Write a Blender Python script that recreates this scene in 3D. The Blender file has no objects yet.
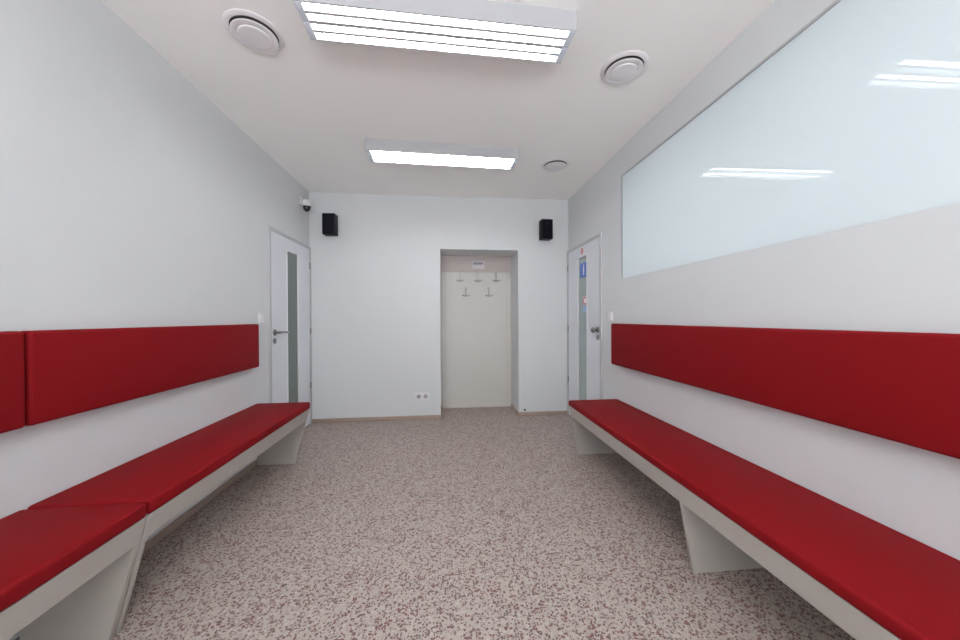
import bpy, bmesh, math
from mathutils import Matrix, Vector

scene = bpy.context.scene
COL = scene.collection

# ------------------------------------------------------------------ sizes of the room
XL, XR = -1.47, 1.43          # side walls
YB, YR = 3.822, -4.60         # far wall with the niche, wall behind the camera
CE = 2.507                    # ceiling
NX0, NX1, NZ, NY = -0.062, 0.833, 1.911, 4.26   # niche
WY0, WY1, WZ0, WZ1 = -0.55, 2.62, 1.447, 2.288  # frosted interior window

# ------------------------------------------------------------------ helpers
class MB:
    def __init__(self):
        self.bm = bmesh.new()
    def box(self, x0, x1, y0, y1, z0, z1):
        r = bmesh.ops.create_cube(self.bm, size=1.0)
        for v in r['verts']:
            v.co = Vector(((x0+x1)/2 + v.co.x*(x1-x0), (y0+y1)/2 + v.co.y*(y1-y0), (z0+z1)/2 + v.co.z*(z1-z0)))
        return r['verts']
    def cyl(self, p0, p1, r0, r1=None, n=20, caps=True):
        p0, p1 = Vector(p0), Vector(p1)
        d = p1 - p0
        r = bmesh.ops.create_cone(self.bm, cap_ends=caps, segments=n, radius1=r0, radius2=r0 if r1 is None else r1, depth=d.length)
        q = Vector((0, 0, 1)).rotation_difference(d.normalized()).to_matrix().to_4x4()
        M = Matrix.Translation((p0+p1)/2) @ q
        for v in r['verts']:
            v.co = M @ v.co
    def sphere(self, c, r, sx=1, sy=1, sz=1, u=24, v=14):
        g = bmesh.ops.create_uvsphere(self.bm, u_segments=u, v_segments=v, radius=r)
        for w in g['verts']:
            w.co = Vector((c[0]+w.co.x*sx, c[1]+w.co.y*sy, c[2]+w.co.z*sz))
    def lathe(self, prof, c=(0, 0, 0), n=48, axis='z'):
        rings = []
        for (r, z) in prof:
            ring = []
            for k in range(n):
                a = 2*math.pi*k/n
                if axis == 'z':
                    p = (c[0]+r*math.cos(a), c[1]+r*math.sin(a), c[2]+z)
                elif axis == 'y':
                    p = (c[0]+r*math.cos(a), c[1]+z, c[2]+r*math.sin(a))
                else:
                    p = (c[0]+z, c[1]+r*math.cos(a), c[2]+r*math.sin(a))
                ring.append(self.bm.verts.new(p))
            rings.append(ring)
        for a, b in zip(rings, rings[1:]):
            for k in range(n):
                self.bm.faces.new((a[k], a[(k+1) % n], b[(k+1) % n], b[k]))
        for ring in (rings[0], rings[-1]):
            self.bm.faces.new(ring)
    def prism(self, pts, a0, a1, axis='y'):
        """extrude a closed outline; axis y: pts are (x, z); axis x: pts are (y, z)"""
        def P(p, a):
            return (p[0], a, p[1]) if axis == 'y' else (a, p[0], p[1])
        v0 = [self.bm.verts.new(P(p, a0)) for p in pts]
        v1 = [self.bm.verts.new(P(p, a1)) for p in pts]
        n = len(pts)
        self.bm.faces.new(v0); self.bm.faces.new(v1)
        for k in range(n):
            self.bm.faces.new((v0[k], v0[(k+1) % n], v1[(k+1) % n], v1[k]))
    def tube(self, pts, r, n=8):
        for a, b in zip(pts, pts[1:]):
            self.cyl(a, b, r, n=n)
        for p in pts:
            self.sphere(p, r, u=n, v=6)
    def build(self, name, m, parent=None, bevel=0, seg=2, smooth=False, label=None):
        bmesh.ops.recalc_face_normals(self.bm, faces=self.bm.faces)
        if bevel:
            ed = [e for e in self.bm.edges if len(e.link_faces) == 2 and e.calc_face_angle(0) > 0.5]
            bmesh.ops.bevel(self.bm, geom=ed, offset=bevel, segments=seg, profile=0.5, affect='EDGES', clamp_overlap=True)
        me = bpy.data.meshes.new(name)
        self.bm.to_mesh(me); self.bm.free()
        if smooth or bevel:
            for p in me.polygons:
                p.use_smooth = True
            me.set_sharp_from_angle(angle=math.radians(40))
        me.materials.append(m)
        o = bpy.data.objects.new(name, me)
        COL.objects.link(o)
        if parent:
            o.parent = parent
        if label:
            o['label'] = label
        return o

def tag(o, label=None, cat=None, group=None, kind=None):
    if label: o['label'] = label
    if cat: o['category'] = cat
    if group: o['group'] = group
    if kind: o['kind'] = kind
    return o

def empty(name, loc, rz=0):
    o = bpy.data.objects.new(name, None)
    o.empty_display_size = 0.1
    o.location = loc; o.rotation_euler = (0, 0, rz)
    COL.objects.link(o)
    return o

def copy_tree(o, parent=None):
    c = o.copy(); COL.objects.link(c)
    if parent: c.parent = parent
    for ch in [q for q in bpy.data.objects if q.parent == o]:
        copy_tree(ch, c)
    return c

# ------------------------------------------------------------------ materials
def mat(name, col, rough=0.5, metal=0.0, spec=0.5, noise=0.0, nscale=30.0, bump=0.0, bscale=400.0, emit=None, estr=0.0, coat=0.0):
    m = bpy.data.materials.new(name); m.use_nodes = True
    nt = m.node_tree; N = nt.nodes; L = nt.links
    b = N['Principled BSDF']
    b.inputs['Base Color'].default_value = (*col, 1)
    b.inputs['Roughness'].default_value = rough
    b.inputs['Metallic'].default_value = metal
    b.inputs['Specular IOR Level'].default_value = spec
    b.inputs['Coat Weight'].default_value = coat
    tc = N.new('ShaderNodeTexCoord')
    if noise:
        t = N.new('ShaderNodeTexNoise'); t.inputs['Scale'].default_value = nscale; t.inputs['Detail'].default_value = 4
        L.new(tc.outputs['Object'], t.inputs['Vector'])
        mx = N.new('ShaderNodeMix'); mx.data_type = 'RGBA'
        mx.inputs[6].default_value = (*[c*(1-noise) for c in col], 1)
        mx.inputs[7].default_value = (*[min(1, c*(1+noise)) for c in col], 1)
        L.new(t.outputs['Fac'], mx.inputs[0]); L.new(mx.outputs[2], b.inputs['Base Color'])
    if bump:
        t = N.new('ShaderNodeTexNoise'); t.inputs['Scale'].default_value = bscale; t.inputs['Detail'].default_value = 3
        L.new(tc.outputs['Object'], t.inputs['Vector'])
        bp = N.new('ShaderNodeBump'); bp.inputs['Strength'].default_value = bump; bp.inputs['Distance'].default_value = 0.002
        L.new(t.outputs['Fac'], bp.inputs['Height']); L.new(bp.outputs['Normal'], b.inputs['Normal'])
    if emit:
        b.inputs['Emission Color'].default_value = (*emit, 1)
        b.inputs['Emission Strength'].default_value = estr
    return m

M_wall = mat('wall_paint', (0.685, 0.706, 0.718), 0.75, spec=0.25, noise=0.008, nscale=3, bump=0.03, bscale=120)
M_rear = mat('rear_wall_low_bounce', (0.30, 0.275, 0.25), 0.75, spec=0.25, noise=0.01, nscale=3)  # dark tone chosen to weaken bounce off the unseen rear wall
M_ceil = mat('ceiling_paint', (0.945, 0.935, 0.915), 0.85, spec=0.2, bump=0.03, bscale=120)
M_door = mat('door_lacquer', (0.74, 0.765, 0.81), 0.4, noise=0.006, nscale=6)
M_frame = mat('door_frame_shaded', (0.50, 0.505, 0.52), 0.4, noise=0.006, nscale=6)  # greyer than the leaf: shade of the frame's side put into its colour
M_bench = mat('bench_laminate', (0.46, 0.43, 0.40), 0.45, noise=0.01, nscale=20)
M_red = mat('red_leatherette', (0.222, 0.0078, 0.0110), 0.6, spec=0.06, noise=0.04, nscale=5, bump=0.10, bscale=500)
M_piping = mat('red_seam', (0.2, 0.01, 0.014), 0.5)
M_wood = mat('baseboard_wood', (0.40, 0.305, 0.25), 0.5, noise=0.10, nscale=15)
M_metal = mat('brushed_steel', (0.27, 0.265, 0.265), 0.32, metal=1.0, noise=0.05, nscale=60)
M_seal = mat('grey_profile', (0.50, 0.51, 0.52), 0.4, metal=0.3, noise=0.03)
M_white = mat('white_plastic', (0.80, 0.80, 0.81), 0.35, noise=0.005)
M_vent = mat('vent_enamel', (0.78, 0.76, 0.77), 0.4, noise=0.005)
M_dark = mat('gap_shade', (0.09, 0.085, 0.09), 0.8, noise=0.05)  # shade inside gaps put into the colour
M_black = mat('speaker_black', (0.007, 0.007, 0.012), 0.55, spec=0.25, noise=0.1, nscale=80)
M_grille = mat('speaker_cloth', (0.006, 0.006, 0.012), 0.8, spec=0.2, noise=0.2, nscale=500)
M_cone = mat('speaker_cone', (0.03, 0.03, 0.035), 0.4, noise=0.05)
M_lens = mat('dark_dome', (0.02, 0.018, 0.018), 0.08, spec=0.6, noise=0.02)
M_niche = mat('niche_board', (0.62, 0.61, 0.575), 0.5, noise=0.012, nscale=8)
M_fascia = mat('niche_fascia', (0.60, 0.54, 0.515), 0.5, noise=0.03, nscale=12)
M_groove = mat('groove_shadow_gap', (0.55, 0.50, 0.45), 0.7, noise=0.02)
M_hook = mat('hook_steel', (0.40, 0.385, 0.37), 0.4, metal=0.8, noise=0.04)
M_grey = mat('grey_plate', (0.72, 0.68, 0.70), 0.4, noise=0.02)
M_slot = mat('grey_slot', (0.36, 0.32, 0.36), 0.5, noise=0.02)
M_fix = mat('luminaire_enamel', (0.46, 0.46, 0.48), 0.35, noise=0.004)
M_refl = mat('louvre_reflector', (0.90, 0.92, 0.95), 0.22, metal=0.75, noise=0.01)
M_cap = mat('louvre_end_plastic', (0.70, 0.76, 0.84), 0.3, noise=0.01)
M_tube = mat('fluorescent_tube', (0.9, 0.9, 0.9), 0.4, emit=(0.97, 0.985, 1.0), estr=35.5)
M_blue = mat('sign_blue', (0.05, 0.14, 0.52), 0.4, noise=0.02)
M_signwhite = mat('sign_white', (0.82, 0.83, 0.86), 0.4, noise=0.01)
M_signred = mat('sign_red', (0.68, 0.16, 0.20), 0.4, noise=0.03)
M_signlight = mat('sign_light_blue', (0.30, 0.44, 0.66), 0.4, noise=0.03)
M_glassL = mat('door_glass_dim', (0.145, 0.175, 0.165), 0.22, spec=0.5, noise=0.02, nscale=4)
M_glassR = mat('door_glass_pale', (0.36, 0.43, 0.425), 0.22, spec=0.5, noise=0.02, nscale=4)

def floor_mat():
    m = bpy.data.materials.new('terrazzo_vinyl'); m.use_nodes = True
    nt = m.node_tree; N = nt.nodes; L = nt.links
    b = N['Principled BSDF']; b.inputs['Roughness'].default_value = 0.48; b.inputs['Specular IOR Level'].default_value = 0.4
    tc = N.new('ShaderNodeTexCoord')
    # wobble the coordinates so chips are not perfect cells
    nz = N.new('ShaderNodeTexNoise'); nz.inputs['Scale'].default_value = 90; nz.inputs['Detail'].default_value = 2
    L.new(tc.outputs['Object'], nz.inputs['Vector'])
    ad = N.new('ShaderNodeVectorMath'); ad.operation = 'MULTIPLY_ADD'
    ad.inputs[1].default_value = (0.012, 0.012, 0.0)
    L.new(nz.outputs['Color'], ad.inputs[0]); L.new(tc.outputs['Object'], ad.inputs[2])
    col = None
    base = (0.44, 0.372, 0.333)
    prev = None
    specs = [(80, 0.62, 0.42, (0.49, 0.435, 0.40)), (90, 0.60, 0.44, (0.36, 0.30, 0.27)),
             (100, 0.70, 0.42, (0.19, 0.085, 0.08)), (120, 0.76, 0.39, (0.14, 0.098, 0.09))]
    for i, (sc, thr, rad, c) in enumerate(specs):
        v = N.new('ShaderNodeTexVoronoi'); v.voronoi_dimensions = '2D'; v.inputs['Scale'].default_value = sc
        off = N.new('ShaderNodeVectorMath'); off.operation = 'ADD'; off.inputs[1].default_value = (i*3.7, i*1.9, 0)
        L.new(ad.outputs[0], off.inputs[0]); L.new(off.outputs[0], v.inputs['Vector'])
        sep = N.new('ShaderNodeSeparateColor'); L.new(v.outputs['Color'], sep.inputs[0])
        g1 = N.new('ShaderNodeMath'); g1.operation = 'GREATER_THAN'; g1.inputs[1].default_value = thr
        L.new(sep.outputs[0], g1.inputs[0])
        rr = N.new('ShaderNodeMath'); rr.operation = 'MULTIPLY_ADD'; rr.inputs[1].default_value = 0.35; rr.inputs[2].default_value = rad-0.17
        L.new(sep.outputs[1], rr.inputs[0])
        g2 = N.new('ShaderNodeMath'); g2.operation = 'LESS_THAN'
        L.new(v.outputs['Distance'], g2.inputs[0]); L.new(rr.outputs[0], g2.inputs[1])
        mu = N.new('ShaderNodeMath'); mu.operation = 'MULTIPLY'
        L.new(g1.outputs[0], mu.inputs[0]); L.new(g2.outputs[0], mu.inputs[1])
        mx = N.new('ShaderNodeMix'); mx.data_type = 'RGBA'
        L.new(mu.outputs[0], mx.inputs[0])
        if prev is None: mx.inputs[6].default_value = (*base, 1)
        else: L.new(prev, mx.inputs[6])
        mx.inputs[7].default_value = (*c, 1)
        prev = mx.outputs[2]
    L.new(prev, b.inputs['Base Color'])
    return m
M_floor = floor_mat()

def frosted_mat():
    m = bpy.data.materials.new('frosted_glass'); m.use_nodes = True
    nt = m.node_tree; N = nt.nodes; L = nt.links
    N.remove(N['Principled BSDF'])
    out = N['Material Output']
    nz = N.new('ShaderNodeTexNoise'); nz.inputs['Scale'].default_value = 1.2
    tc = N.new('ShaderNodeTexCoord'); L.new(tc.outputs['Object'], nz.inputs['Vector'])
    mc = N.new('ShaderNodeMix'); mc.data_type = 'RGBA'
    mc.inputs[6].default_value = (0.86, 0.915, 0.935, 1); mc.inputs[7].default_value = (0.88, 0.93, 0.935, 1)
    L.new(nz.outputs['Fac'], mc.inputs[0])
    di = N.new('ShaderNodeBsdfDiffuse'); tr = N.new('ShaderNodeBsdfTranslucent'); gl = N.new('ShaderNodeBsdfGlossy')
    gl.inputs['Roughness'].default_value = 0.012
    L.new(mc.outputs[2], di.inputs['Color']); L.new(mc.outputs[2], tr.inputs['Color'])
    mx = N.new('ShaderNodeMixShader'); mx.inputs[0].default_value = 0.5
    L.new(di.outputs[0], mx.inputs[1]); L.new(tr.outputs[0], mx.inputs[2])
    fr = N.new('ShaderNodeFresnel'); fr.inputs['IOR'].default_value = 1.45
    m2 = N.new('ShaderNodeMixShader')
    L.new(fr.outputs[0], m2.inputs[0]); L.new(mx.outputs[0], m2.inputs[1]); L.new(gl.outputs[0], m2.inputs[2])
    L.new(m2.outputs[0], out.inputs['Surface'])
    return m
M_frost = frosted_mat()

# ------------------------------------------------------------------ the shell
T = 0.12
DY0, DY1, DZ = 2.953, YB, 1.908     # both side doors, outer edge of the frame

b = MB(); b.box(XL-T, XR+T, YR-T, NY+T, -0.1, 0); tag(b.build('floor', M_floor), 'beige vinyl floor flecked with dark red chips', kind='structure')
b = MB(); b.box(XL-T, XR+T, YR-T, YB, CE, CE+0.1); tag(b.build('ceiling', M_ceil), 'plain white ceiling', kind='structure')
b = MB()
b.box(XL-T, XL, YR, DY0, 0, CE); b.box(XL-T, XL, DY0, YB, DZ, CE); b.box(XL-T, XL-0.07, DY0, YB, 0, DZ)
tag(b.build('wall_left', M_wall), 'white wall on the left', kind='structure')
b = MB()
b.box(XR, XR+T, YR, WY0, 0, CE); b.box(XR, XR+T, WY0, WY1, 0, WZ0); b.box(XR, XR+T, WY0, WY1, WZ1, CE)
b.box(XR, XR+T, WY1, DY0, 0, CE); b.box(XR, XR+T, DY0, YB, DZ, CE); b.box(XR+0.07, XR+T, DY0, YB, 0, DZ)
tag(b.build('wall_right', M_wall), 'white wall on the right below and around the frosted window', kind='structure')
b = MB()
b.box(XL-T, NX0, YB, NY, 0, CE); b.box(NX1, XR+T, YB, NY, 0, CE); b.box(NX0, NX1, YB, NY, NZ, CE)
b.box(XL-T, XR+T, NY, NY+T, 0, CE)
tag(b.build('wall_back', M_wall), 'white far wall with a deep niche', kind='structure')
b = MB(); b.box(XL-T, XR+T, YR-T, YR, 0, CE); tag(b.build('wall_front', M_rear), 'unseen wall behind the viewer, darkened to cut bounce light', kind='structure')

# baseboards
def bb(name, *boxes):
    b = MB()
    for q in boxes: b.box(*q)
    tag(b.build(name, M_wood, bevel=0.003), 'low tan wooden baseboard', kind='structure')
bb('baseboard_back', (XL+0.02, NX0, YB-0.012, YB, 0, 0.042), (NX1, XR-0.02, YB-0.012, YB, 0, 0.042),
   (NX1-0.012, NX1, YB-0.012, NY-0.03, 0, 0.042), (NX0, NX0+0.012, YB-0.012, NY-0.03, 0, 0.042))
bb('baseboard_left', (XL, XL+0.012, YR, DY0-0.002, 0, 0.042))
bb('baseboard_right', (XR-0.012, XR, YR, DY0-0.002, 0, 0.042))

# niche: back board, stiles and top fascia
b = MB(); b.box(NX0, NX1, NY-0.018, NY, 0, NZ); trim = tag(b.build('trim_1', M_niche), 'pale board closing the back of the niche', kind='structure')
b = MB()
for x in (NX0+0.055, NX1-0.06): b.box(x-0.0025, x+0.0025, NY-0.0195, NY-0.017, 0.0, 1.71)
b.box(NX1-0.012, NX1, NY-0.022, NY-0.017, 0, 1.71); b.box(NX0, NX0+0.010, NY-0.022, NY-0.017, 0, 1.71)
b.box(NX0, NX1, NY-0.021, NY-0.017, 0, 0.010)
b.build('groove_strip', M_groove, trim)
b = MB(); b.box(NX0, NX1, NY-0.034, NY-0.016, 1.712, NZ); tag(b.build('trim_2', M_fascia, bevel=0.002), 'beige fascia board across the top of the niche', kind='structure')

# ------------------------------------------------------------------ doors
def make_door(name, side, glass, label, lever):
    """side -1: in the left wall, +1: in the right wall"""
    X = XL if side < 0 else XR
    def fx(d): return X - side*d         # d metres out of the wall into the room
    root = empty(name, (0, 0, 0)); tag(root, label, kind='structure')
    def bx(b, d0, d1, y0, y1, z0, z1):
        a, c = fx(d0), fx(d1); b.box(min(a, c), max(a, c), y0, y1, z0, z1)
    b = MB(); fw = 0.030
    bx(b, -0.06, 0.018, DY0, DY0+fw, 0, DZ); bx(b, -0.06, 0.018, DY1-0.045, DY1-0.001, 0, DZ); bx(b, -0.06, 0.018, DY0+fw, DY1-0.045, DZ-fw, DZ)
    b.build('door_frame', M_frame, root, bevel=0.003)
    g0, g1, gt, gb = 3.270, 3.507, 1.764, 0.24
    l0, l1, lt, lb = DY0+fw+0.0015, DY1-0.0465, DZ-fw-0.0015, 0.008
    b = MB()
    bx(b, -0.028, 0.014, l0, g0, lb, lt); bx(b, -0.028, 0.014, g1, l1, lb, lt)
    bx(b, -0.028, 0.014, g0, g1, gt, lt); bx(b, -0.028, 0.014, g0, g1, lb, gb)
    leaf = b.build('door_leaf', M_door, root)
    b = MB(); w = 0.009
    bx(b, 0.003, 0.018, g0-w, g0+0.004, gb-w, gt+w); bx(b, 0.003, 0.018, g1-0.004, g1+w, gb-w, gt+w)
    bx(b, 0.003, 0.018, g0+0.004, g1-0.004, gt-0.004, gt+w); bx(b, 0.003, 0.018, g0+0.004, g1-0.004, gb-w, gb+0.004)
    b.build('glazing_bead', M_white, root, bevel=0.002)
    b = MB(); bx(b, -0.009, 0.003, g0, g1, gb, gt); b.build('glass_pane', glass, root)
    # handle, keyhole
    hy, hz = 3.030, 1.016
    if lever:
        b = MB(); b.cyl((fx(0.014), hy, hz), (fx(0.023), hy, hz), 0.027, n=28)
        b.cyl((fx(0.02), hy, hz), (fx(0.066), hy, hz), 0.010)
        b.tube([(fx(0.066), hy, hz), (fx(0.066), hy+0.03, hz), (fx(0.063), hy+0.150, hz-0.003)], 0.0095, n=12)
        b.build('lever_handle', M_metal, root, smooth=True)
    else:
        hy = 3.017
        b = MB(); b.cyl((fx(0.014), hy, hz), (fx(0.023), hy, hz), 0.028, n=28)
        b.cyl((fx(0.02), hy, hz), (fx(0.05), hy, hz), 0.011)
        b.sphere((fx(0.062), hy, hz), 0.029, sx=0.8)
        b.build('door_knob', M_metal, root, smooth=True)
    b = MB(); b.cyl((fx(0.014), hy, hz-0.072), (fx(0.021), hy, hz-0.072), 0.024, n=24); b.box(*sorted((fx(0.02), fx(0.024))), hy-0.004, hy+0.004, hz-0.087, hz-0.062)
    b.build('lock_rosette', M_metal, root, smooth=True)
    for z in (0.42, 1.0, 1.70):
        b = MB(); b.cyl((fx(0.022), DY1-0.046, z-0.035), (fx(0.022), DY1-0.046, z+0.035), 0.007, n=12)
        b.build('hinge', M_metal, root, smooth=True)
    # strip painted dark for the shaded gap under the door
    b = MB(); bx(b, -0.02, 0.010, l0, l1, 0.0, lb); b.build('threshold_shade', M_dark, root)
    return root
make_door('door_1', -1, M_glassL, 'white door on the left with a narrow dark glass strip and lever handle', True)
make_door('door_2', 1, M_glassR, 'white door on the right with a narrow pale glass strip, stickers and a knob', False)

# stickers on the right door
def sticker(name, y0, y1, z0, z1, m, label, cat, d=0.0035):
    b = MB(); b.box(XR-d-0.0015, XR-d, y0, y1, z0, z1)
    return tag(b.build(name, m), label, cat)
s = sticker('blue_sign', 3.285, 3.460, 1.550, 1.700, M_blue, 'square blue pictogram sign on the glass strip of the right door', 'sign')
b = MB(); xx = XR-0.0055
def disc(b, y, z, r, n=20): b.cyl((xx+0.0008, y, z), (xx-0.0004, y, z), r, n=n)
disc(b, 3.370, 1.675, 0.012); b.box(xx-0.0004, xx+0.0008, 3.355, 3.385, 1.612, 1.660); b.box(xx-0.0004, xx+0.0008, 3.357, 3.367, 1.572, 1.612); b.box(xx-0.0004, xx+0.0008, 3.373, 3.383, 1.572, 1.612)
b.build('pictogram', M_signwhite, s, label='white figure')
s = sticker('red_sticker', 3.285, 3.385, 1.262, 1.345, M_signwhite, 'small pink and white square sticker low on the glass of the right door', 'sticker')
b = MB()
b.box(xx-0.0004, xx+0.0008, 3.288, 3.382, 1.325, 1.342); b.box(xx-0.0004, xx+0.0008, 3.288, 3.382, 1.265, 1.282)
b.box(xx-0.0004, xx+0.0008, 3.288, 3.310, 1.282, 1.325); b.box(xx-0.0004, xx+0.0008, 3.360, 3.382, 1.282, 1.325)
b.build('sticker_border', M_signred, s, label='red border')
sticker('pale_blue_sticker', 3.285, 3.390, 1.185, 1.258, M_signlight, 'pale blue sticker just under the pink and white one on the right door', 'sticker')
s = sticker('round_sign', 3.335, 3.430, 1.780, 1.868, M_signwhite, 'small reddish sign on the right door above its glass strip', 'sign', d=0.0145)
b = MB(); b.lathe([(0.020, -0.0165-0.0006), (0.034, -0.0165-0.0006), (0.034, -0.0155), (0.020, -0.0155)], (XR, 3.3825, 1.824), n=28, axis='x')
b.bm.faces.ensure_lookup_table()
bmesh.ops.delete(b.bm, geom=[f for f in b.bm.faces if len(f.verts) > 4], context='FACES_ONLY')
b.box(XR-0.0170, XR-0.0155, 3.357, 3.407, 1.817, 1.831)
b.build('sign_ring', M_signred, s, label='red ring')

# ------------------------------------------------------------------ frosted interior window
win = empty('window_1', (XR, 1.0, WZ0)); tag(win, 'long frosted glass window high in the right wall', kind='structure')
b = MB(); b.box(0.004, 0.014, WY0-1.0, WY1-1.0, 0.0, WZ1-WZ0); b.build('glass_pane', M_frost, win)
b = MB(); w = 0.011
b.box(-0.003, 0.022, WY1-1.0-w, WY1-1.0, 0, WZ1-WZ0); b.box(-0.003, 0.022, WY0-1.0, WY0-1.0+w, 0, WZ1-WZ0)
b.box(-0.003, 0.022, WY0-1.0+w, WY1-1.0-w, WZ1-WZ0-w, WZ1-WZ0)
b.build('window_frame', M_seal, win)

# the room beyond that window, lit by its own lamp
b = MB(); x0, x1 = XR+T, XR+2.4
b.box(x1, x1+0.05, -1.7, 3.9, 0, CE); b.box(x0, x1, -1.75, -1.7, 0, CE); b.box(x0, x1, 3.9, 3.95, 0, CE)
b.box(x0, x1, -1.7, 3.9, CE, CE+0.05); b.box(x0, x1, -1.7, 3.9, -0.05, 0)
tag(b.build('wall_beyond', M_wall), 'white walls of the room beyond the frosted window', kind='structure')
ld = bpy.data.lights.new('beyond_lamp', 'AREA'); ld.shape = 'RECTANGLE'; ld.size = 0.6; ld.size_y = 4.0
ld.energy = 112; ld.color = (0.93, 0.97, 1.0)
lo = bpy.data.objects.new('beyond_lamp', ld); lo.location = (XR+1.2, 1.0, CE-0.05); COL.objects.link(lo)

# ------------------------------------------------------------------ ceiling luminaires
def make_luminaire():
    root = empty('ceiling_luminaire', (0, 0, CE))
    hl, hw, h = 0.60, 0.098, 0.090
    t = 0.003
    b = MB()
    b.box(-hl, hl, -hw, -hw+t, -h, 0); b.box(-hl, hl, hw-t, hw, -h, 0)
    b.box(-hl, hl, -hw+t, hw-t, -0.02, 0)
    b.build('housing', M_fix, root)
    b = MB()
    # two parabolic troughs
    half = [(0.0475, -h), (0.0465, -h+0.015), (0.041, -h+0.032), (0.024, -h+0.046), (0.0, -h+0.050)]
    bm = b.bm
    for c in (-0.0475, 0.0475):
        prof = [(c-y, z) for y, z in half] + [(c+y, z) for y, z in reversed(half[:-1])]
        for (y0, z0), (y1, z1) in zip(prof, prof[1:]):
            vs = [bm.verts.new(p) for p in ((-hl+0.03, y0, z0), (hl-0.03, y0, z0), (hl-0.03, y1, z1), (-hl+0.03, y1, z1))]
            bm.faces.new(vs)
    b.build('reflector', M_refl, root)
    b = MB()
    for c in (-0.0475, 0.0475):
        for k in range(19):
            x = -0.54 + 1.08*k/18
            b.prism([(c-0.0455, -h), (c+0.0455, -h), (c+0.043, -h+0.009), (c+0.016, -h+0.005), (c-0.016, -h+0.005), (c-0.043, -h+0.009)], x-0.0006, x+0.0006, axis='x')
    b.box(-hl+0.03, hl-0.03, -0.009, 0.009, -h-0.001, -h+0.022)
    for c in (-0.0475, 0.0475):
        b.box(-hl+0.03, hl-0.03, c-0.0065, c+0.0065, -h-0.0005, -h+0.004)
        for q in (c-0.0465, c+0.0445): b.box(-hl+0.03, hl-0.03, q, q+0.002, -h-0.0005, -h+0.006)
    b.build('louvre', M_fix, root)
    for sx in (-1, 1):
        b = MB()
        for c in (-0.0475, 0.0475):
            x = sorted((sx*(hl-0.032), sx*(hl-0.001)))
            b.prism([(c-0.046, -h-0.002), (c+0.046, -h-0.002), (c+0.046, -h+0.03), (c+0.03, -0.02), (c-0.03, -0.02), (c-0.046, -h+0.03)], x[0], x[1], axis='x')
        b.build('end_cap', M_cap, root, bevel=0.004)
    for c in (-0.0475, 0.0475):
        b = MB(); b.cyl((-hl+0.035, c, -h+0.0195), (hl-0.035, c, -h+0.0195), 0.0125, n=16)
        b.build('fluorescent_tube', M_tube, root, smooth=True)
    return root
la = make_luminaire()
la.location = (-0.012, 1.545, CE); la.rotation_euler.z = math.radians(1.5)
tag(la, 'large bright two-tube ceiling luminaire nearest the viewer', 'ceiling light', 'fluorescent ceiling luminaires')
lb_ = copy_tree(la)
lb_.location = (-0.008, 2.765, CE); lb_.rotation_euler.z = math.radians(1.8)
tag(lb_, 'smaller-looking two-tube ceiling luminaire farther off, near the far wall', 'ceiling light', 'fluorescent ceiling luminaires')

# ------------------------------------------------------------------ round ceiling vents
def make_vent():
    root = empty('ceiling_vent', (0, 0, CE))
    b = MB(); b.lathe([(0.124, 0.0), (0.124, -0.003), (0.119, -0.006), (0.106, -0.009), (0.101, -0.009), (0.100, 0.0)], n=64)
    bmesh.ops.delete(b.bm, geom=[f for f in b.bm.faces if len(f.verts) > 4], context='FACES_ONLY')
    b.build('flange', M_vent, root, smooth=True)
    b = MB(); b.lathe([(0.100, -0.0005), (0.100, -0.0025), (0.080, -0.0035), (0.078, -0.021), (0.02, -0.021), (0.02, -0.0005)], n=48)
    b.build('air_gap_shade', M_dark, root)  # solid ring painted dark for the shade inside the valve
    b = MB(); b.lathe([(0.060, -0.019), (0.095, -0.0185), (0.098, -0.020), (0.096, -0.0225), (0.078, -0.026), (0.074, -0.024), (0.070, -0.0235), (0.067, -0.029), (0.045, -0.031), (0.001, -0.032)], n=64)
    b.build('valve_disc', M_vent, root, smooth=True)
    return root
v = make_vent()
for i, (x, y, lab) in enumerate([(-0.905, 1.722, 'round white air vent on the ceiling left of the near luminaire'),
                                 (0.985, 1.775, 'round white air vent on the ceiling right of the near luminaire, by the frosted window'),
                                 (0.985, 2.945, 'round white air vent on the ceiling right of the far luminaire')]):
    o = v if i == 0 else copy_tree(v)
    o.location = (x, y, CE)
    tag(o, lab, 'air vent', 'round ceiling vents')

# ------------------------------------------------------------------ benches
def cushion_mesh(b, x0, x1, y0, y1, z0, z1, r=0.016, crown=0.006):
    """soft pad: a gridded box with rounded edges and a slightly domed face"""
    bm = b.bm
    vs = b.box(x0, x1, y0, y1, z0, z1)
    return vs

def make_cushion(name, dims, m, parent=None, bevel=0.014, thin_axis=2):
    x0, x1, y0, y1, z0, z1 = dims
    b = MB(); b.box(*dims)
    o = b.build(name, m, parent, bevel=bevel, seg=4)
    return o

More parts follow.
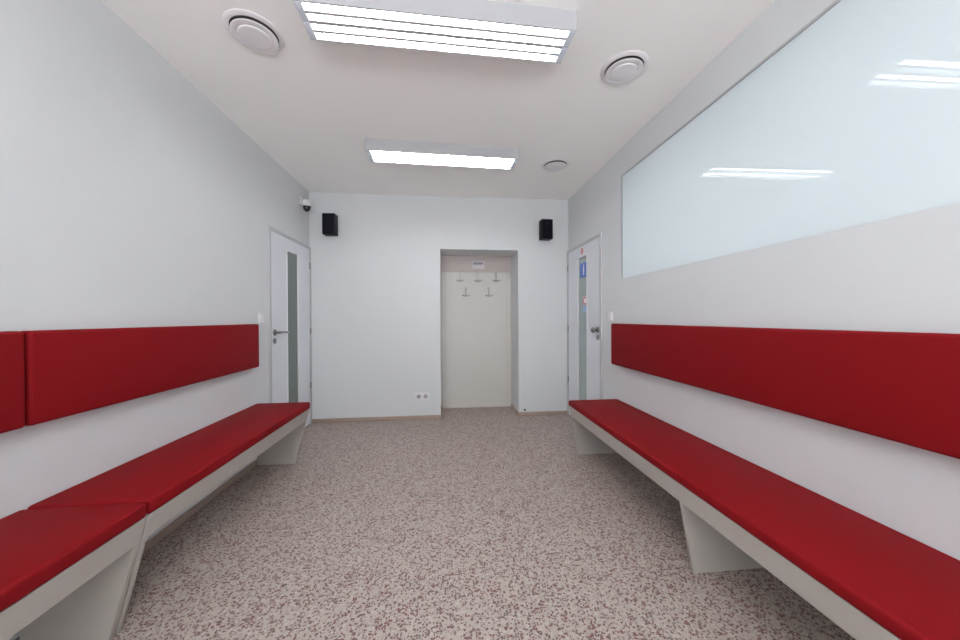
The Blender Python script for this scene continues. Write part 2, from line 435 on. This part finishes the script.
def make_bench(name, xw, xf_top, xf_bot, y0, y1, zc, zb, za, breaks, t, label, cushions):
    """xw wall side, xf_top front at the cushion's underside (height zb), xf_bot front at the floor, za bottom of the apron"""
    s = 1 if xf_top > xw else -1
    root = empty(name, ((xw+xf_bot)/2, (y0+y1)/2, 0)); tag(root, label, 'bench')
    ox, oy = (xw+xf_bot)/2, (y0+y1)/2
    def X(x): return x-ox
    def Y(y): return y-oy
    def xf(z): return xf_bot + (xf_top-xf_bot)*z/zb
    # end panels
    for (ya, yc) in breaks['panels']:
        b = MB(); b.prism([(X(xw+s*0.015), 0), (X(xf_bot), 0), (X(xf_top), zb), (X(xw+s*0.015), zb)], Y(ya), Y(yc), axis='y')
        b.build('end_panel', M_bench, root, bevel=0.0012, seg=1)
    for (ya, yc) in breaks['spans']:
        b = MB()
        b.prism([(X(xf(za)), za), (X(xf_top), zb), (X(xf_top-s*0.02), zb), (X(xf(za)-s*0.02), za)], Y(ya), Y(yc), axis='y')
        b.build('apron', M_bench, root)
        b = MB(); xa, xb_ = sorted((X(xw+s*0.015), X(xf_top-s*0.02))); b.box(xa, xb_, Y(ya), Y(yc), zb-0.02, zb-0.0005)
        b.build('seat_board', M_bench, root)
    for (ya, yc) in cushions:
        xa, xb_ = sorted((X(xw+s*0.002), X(xf_top+s*0.006)))
        make_cushion('seat_cushion', (xa, xb_, Y(ya), Y(yc), zb, zc), M_red, root, bevel=0.013)
    return root

t = 0.022
make_bench('waiting_bench', XL, -1.072, -1.180, 1.326, 2.772, 0.478, 0.424, 0.331,
           {'panels': [(1.326, 1.326+t), (2.772-t, 2.772)], 'spans': [(1.326+t, 2.772-t)]}, t,
           'red cushioned white bench along the left wall, the unit reaching the door', [(1.326, 2.772)])
make_bench('waiting_bench', XL, -1.072, -1.180, -0.13, 1.318, 0.478, 0.424, 0.331,
           {'panels': [(-0.13, -0.13+t), (1.318-t, 1.318)], 'spans': [(-0.13+t, 1.318-t)]}, t,
           'red cushioned white bench along the left wall, the unit nearest the viewer', [(-0.13, 1.318)])
t = 0.018
make_bench('waiting_bench', XR, 1.008, 1.080, 0.0, 2.69, 0.450, 0.405, 0.316,
           {'panels': [(0.0, t), (1.372, 1.372+t), (2.69-t, 2.69)], 'spans': [(t, 1.372), (1.372+t, 2.69-t)]}, t,
           'long red cushioned white bench along the right wall under the frosted window', [(0.0, 2.69)])

# padded back rests on the walls, each on hidden battens
def back_pad(side, y0, y1, z0, z1, label, wall):
    X = XL if side < 0 else XR
    def rng(d0, d1): return sorted((-side*d0, -side*d1))
    root = empty('backrest_pad', (X, (y0+y1)/2, z0)); tag(root, label, 'backrest')
    L2 = (y1-y0)/2
    a = rng(0.012, 0.06)
    make_cushion('cushion', (a[0], a[1], -L2, L2, 0, z1-z0), M_red, root, bevel=0.013)
    a = rng(0.0, 0.013); b = MB(); b.box(a[0], a[1], -L2+0.06, L2-0.06, 0.07, z1-z0-0.07)
    b.build('mounting_board', M_bench, root)
    return root
back_pad(-1, 1.294, 2.714, 0.767, 1.094, 'red padded backrest on the left wall, the long one reaching almost to the door', 'left')
back_pad(-1, -0.15, 1.286, 0.767, 1.094, 'red padded backrest on the left wall, cut by the left edge of the photo', 'left')
back_pad(1, 0.0, 2.69, 0.742, 1.081, 'long red padded backrest on the right wall below the frosted window', 'right')

# ------------------------------------------------------------------ loudspeakers
def make_speaker():
    root = empty('wall_speaker', (0, 0, 0))      # origin: back centre bottom, front towards -y
    w, d, h = 0.130, 0.105, 0.222
    b = MB(); b.box(-w/2, w/2, -d-0.02, -0.02, 0, h); b.build('cabinet', M_black, root, bevel=0.006, seg=2)
    b = MB(); b.box(-w/2+0.008, w/2-0.008, -d-0.024, -d-0.0195, 0.008, h-0.008); b.build('grille', M_grille, root, bevel=0.002)
    b = MB(); b.lathe([(0.046, -0.001), (0.044, -0.004), (0.036, -0.002), (0.012, 0.001), (0.001, -0.004)], (0, -d-0.0235, 0.072), n=32, axis='y'); b.build('woofer', M_grille, root, smooth=True)
    b = MB(); b.lathe([(0.020, -0.001), (0.018, -0.003), (0.010, -0.004), (0.001, -0.005)], (0, -d-0.0235, 0.165), n=24, axis='y'); b.build('tweeter', M_black, root, smooth=True)
    b = MB(); b.box(-0.03, 0.03, -0.022, -0.0005, 0.06, 0.16); b.build('wall_bracket', M_black, root)
    return root
sp = make_speaker()
sp.location = (-1.224, YB, 2.026); sp.rotation_euler.z = math.radians(-3)
tag(sp, 'black loudspeaker high on the far wall, the left one next to the security camera', 'speaker', 'black wall loudspeakers')
s2 = copy_tree(sp)
s2.location = (1.137, YB, 2.022); s2.rotation_euler.z = math.radians(3)
tag(s2, 'black loudspeaker high on the far wall, the right one above the stickered door', 'speaker', 'black wall loudspeakers')

# ------------------------------------------------------------------ dome security camera on the left wall
cx, cy, cz = -1.415, 3.62, 2.255
cam_root = empty('security_camera', (XL, cy, cz)); tag(cam_root, 'white dome security camera with dark lens high in the left corner', 'security camera')
ox = cx - XL
b = MB(); b.box(-0.001, 0.012, -0.028, 0.028, 0.045, 0.120); b.cyl((0.010, 0, 0.085), (ox, 0, 0.085), 0.014); b.build('wall_arm', M_white, cam_root, smooth=True)
b = MB(); b.lathe([(0.001, 0.100), (0.022, 0.098), (0.038, 0.086), (0.045, 0.063), (0.046, 0.035), (0.042, 0.030), (0.001, 0.030)], (ox, 0, 0), n=36); b.build('housing', M_white, cam_root, smooth=True)
b = MB(); b.lathe([(0.036, 0.031), (0.035, 0.012), (0.028, -0.008), (0.016, -0.020), (0.001, -0.025)], (ox, 0, 0), n=36); b.build('lens_dome', M_lens, cam_root, smooth=True)
b = MB(); b.tube([(XL+0.003, cy+0.11, 2.315), (XL+0.003, YB-0.006, 2.30), (XL+0.02, YB-0.003, 2.298), (-1.31, YB-0.003, 2.245), (-1.285, YB-0.01, 2.21)], 0.0028, n=6)
tag(b.build('cable', M_grey), 'thin grey cable along the wall from security camera to left loudspeaker', 'cable')

# ------------------------------------------------------------------ switches, sockets, hooks
def wall_switch(side, y, z, label):
    X = XL if side < 0 else XR
    root = empty('light_switch', (X, y, z)); tag(root, label, 'light switch')
    s = -side
    b = MB(); b.box(*sorted((0, s*0.009)), -0.041, 0.041, -0.041, 0.041); b.build('plate', M_white, root, bevel=0.003)
    b = MB(); b.box(*sorted((s*0.008, s*0.013)), -0.029, 0.029, -0.029, 0.029); b.build('rocker', M_white, root, bevel=0.002)
wall_switch(-1, 2.845, 1.140, 'white light switch on the left wall beside the door')
wall_switch(1, 2.79, 1.140, 'white light switch on the right wall above the backrest corner beside the door')

root = empty('wall_socket', (-0.269, YB, 0.256)); tag(root, 'white double power socket low on the far wall left of the niche', 'socket')
b = MB(); b.box(-0.078, 0.078, -0.010, 0, -0.043, 0.043); b.build('plate', M_white, root, bevel=0.003)
for x in (-0.037, 0.037):
    b = MB(); b.lathe([(0.024, -0.0105), (0.022, -0.0112), (0.001, -0.0108)], (x, 0, 0.0), n=24, axis='y'); o = b.build('socket_well', M_slot, root, label='grey recessed socket')
    b = MB(); b.cyl((x, -0.0105, 0.008), (x, -0.020, 0.008), 0.003, n=8); b.build('earth_pin', M_metal, o)

root = empty('door_stop', (0.895, YB, 0.042)); tag(root, 'tiny dark door stop on the far wall just right of the niche', 'door stop')
b = MB(); b.cyl((0, 0, 0.035), (0, -0.03, 0.035), 0.009, n=16); b.build('base', M_white, root, smooth=True)
b = MB(); b.cyl((0, -0.03, 0.035), (0, -0.048, 0.035), 0.011, n=16); b.build('rubber_tip', M_cone, root, smooth=True)

def make_hook():
    root = empty('coat_hook', (0, 0, 0))   # origin: top of the hook at the board, front towards -y
    b = MB(); b.box(-0.011, 0.011, -0.006, 0, -0.115, 0); b.build('back_plate', M_hook, root, bevel=0.002)
    b = MB()
    b.tube([(0, -0.006, -0.095), (0, -0.024, -0.108), (-0.02, -0.034, -0.110), (-0.038, -0.036, -0.102)], 0.0065, n=10)
    b.tube([(0, -0.024, -0.108), (0.02, -0.034, -0.110), (0.038, -0.036, -0.102)], 0.0065, n=10)
    b.sphere((-0.038, -0.036, -0.102), 0.009); b.sphere((0.038, -0.036, -0.102), 0.009)
    b.build('prong', M_hook, root, smooth=True)
    return root
hk = make_hook()
for i, (x, z, lab) in enumerate([(0.179, 1.708, 'double coat hook in the niche, left one of the upper row of three'),
                                 (0.405, 1.708, 'double coat hook in the niche, middle one of the upper row, under the pale plate'),
                                 (0.636, 1.708, 'double coat hook in the niche, right one of the upper row of three'),
                                 (0.250, 1.520, 'double coat hook in the niche, left one of the lower pair'),
                                 (0.541, 1.520, 'double coat hook in the niche, right one of the lower pair')]):
    o = hk if i == 0 else copy_tree(hk)
    o.location = (x, NY-0.0185, z)
    tag(o, lab, 'coat hook', 'coat hooks in the niche')

root = empty('wall_plate', (0.408, NY-0.034, 1.748)); tag(root, 'pale rectangular plate with a grey bar on the niche fascia above the hooks', 'plate')
b = MB(); b.box(-0.078, 0.078, -0.012, 0, 0, 0.102); b.build('plate_body', M_grey, root, bevel=0.003)
b = MB(); b.prism([(-0.066, 0.055), (0.050, 0.055), (0.066, 0.085), (-0.066, 0.085)], -0.0135, -0.011, axis='y'); b.build('grey_bar', M_slot, root)

# ------------------------------------------------------------------ daylight: added area lamps behind the viewer, no window there
def fill_light(name, loc, sx, sy, tilt, energy, col):
    ld = bpy.data.lights.new(name, 'AREA'); ld.shape = 'RECTANGLE'; ld.size = sx; ld.size_y = sy
    ld.energy = energy; ld.color = col
    lo = bpy.data.objects.new(name, ld); lo.location = loc; lo.rotation_euler = (math.radians(tilt), 0, 0)
    COL.objects.link(lo)
E_REAR, E_UPLIGHT = 1, 265
fill_light('rear_fill', (-0.02, YR+0.03, 1.45), 2.4, 1.6, 90, E_REAR, (0.84, 0.92, 1.0))  # weak added fill from the windowless rear wall
fill_light('ceiling_uplight_fill', (-0.02, YR+1.45, 1.05), 2.4, 2.0, 174, E_UPLIGHT, (0.90, 0.95, 1.0))  # unseen lamp added inside the room, aimed up to brighten the ceiling

w = bpy.data.worlds.new('world'); scene.world = w; w.use_nodes = True
w.node_tree.nodes['Background'].inputs[0].default_value = (0.7, 0.8, 1.0, 1); w.node_tree.nodes['Background'].inputs[1].default_value = 0.05

# ------------------------------------------------------------------ camera (level, very wide)
f, H = 336.45, 1.13
yaw, pitch, roll = 0.100957, -0.0053946, -0.0047089
R = (Matrix(((math.cos(roll), -math.sin(roll), 0), (math.sin(roll), math.cos(roll), 0), (0, 0, 1)))
     @ Matrix(((1, 0, 0), (0, math.cos(pitch), math.sin(pitch)), (0, -math.sin(pitch), math.cos(pitch))))
     @ Matrix(((1, 0, 0), (0, 0, -1), (0, 1, 0)))
     @ Matrix(((math.cos(yaw), -math.sin(yaw), 0), (math.sin(yaw), math.cos(yaw), 0), (0, 0, 1))))
cd = bpy.data.cameras.new('camera'); cd.sensor_fit = 'HORIZONTAL'; cd.sensor_width = 36; cd.lens = f*36/960
cd.clip_start = 0.02
co = bpy.data.objects.new('camera', cd); COL.objects.link(co)
rt = Matrix((R[0], -R[1], -R[2])).transposed()
co.matrix_world = Matrix.Translation((0, 0, H)) @ rt.to_4x4()
scene.camera = co

vs = scene.view_settings
vs.view_transform = 'Standard'; vs.look = 'None'; vs.gamma = 1; vs.use_curve_mapping = False
vs.exposure = 0.0
scene.cycles.use_denoising = True
scene.cycles.max_bounces = 12; scene.cycles.diffuse_bounces = 8
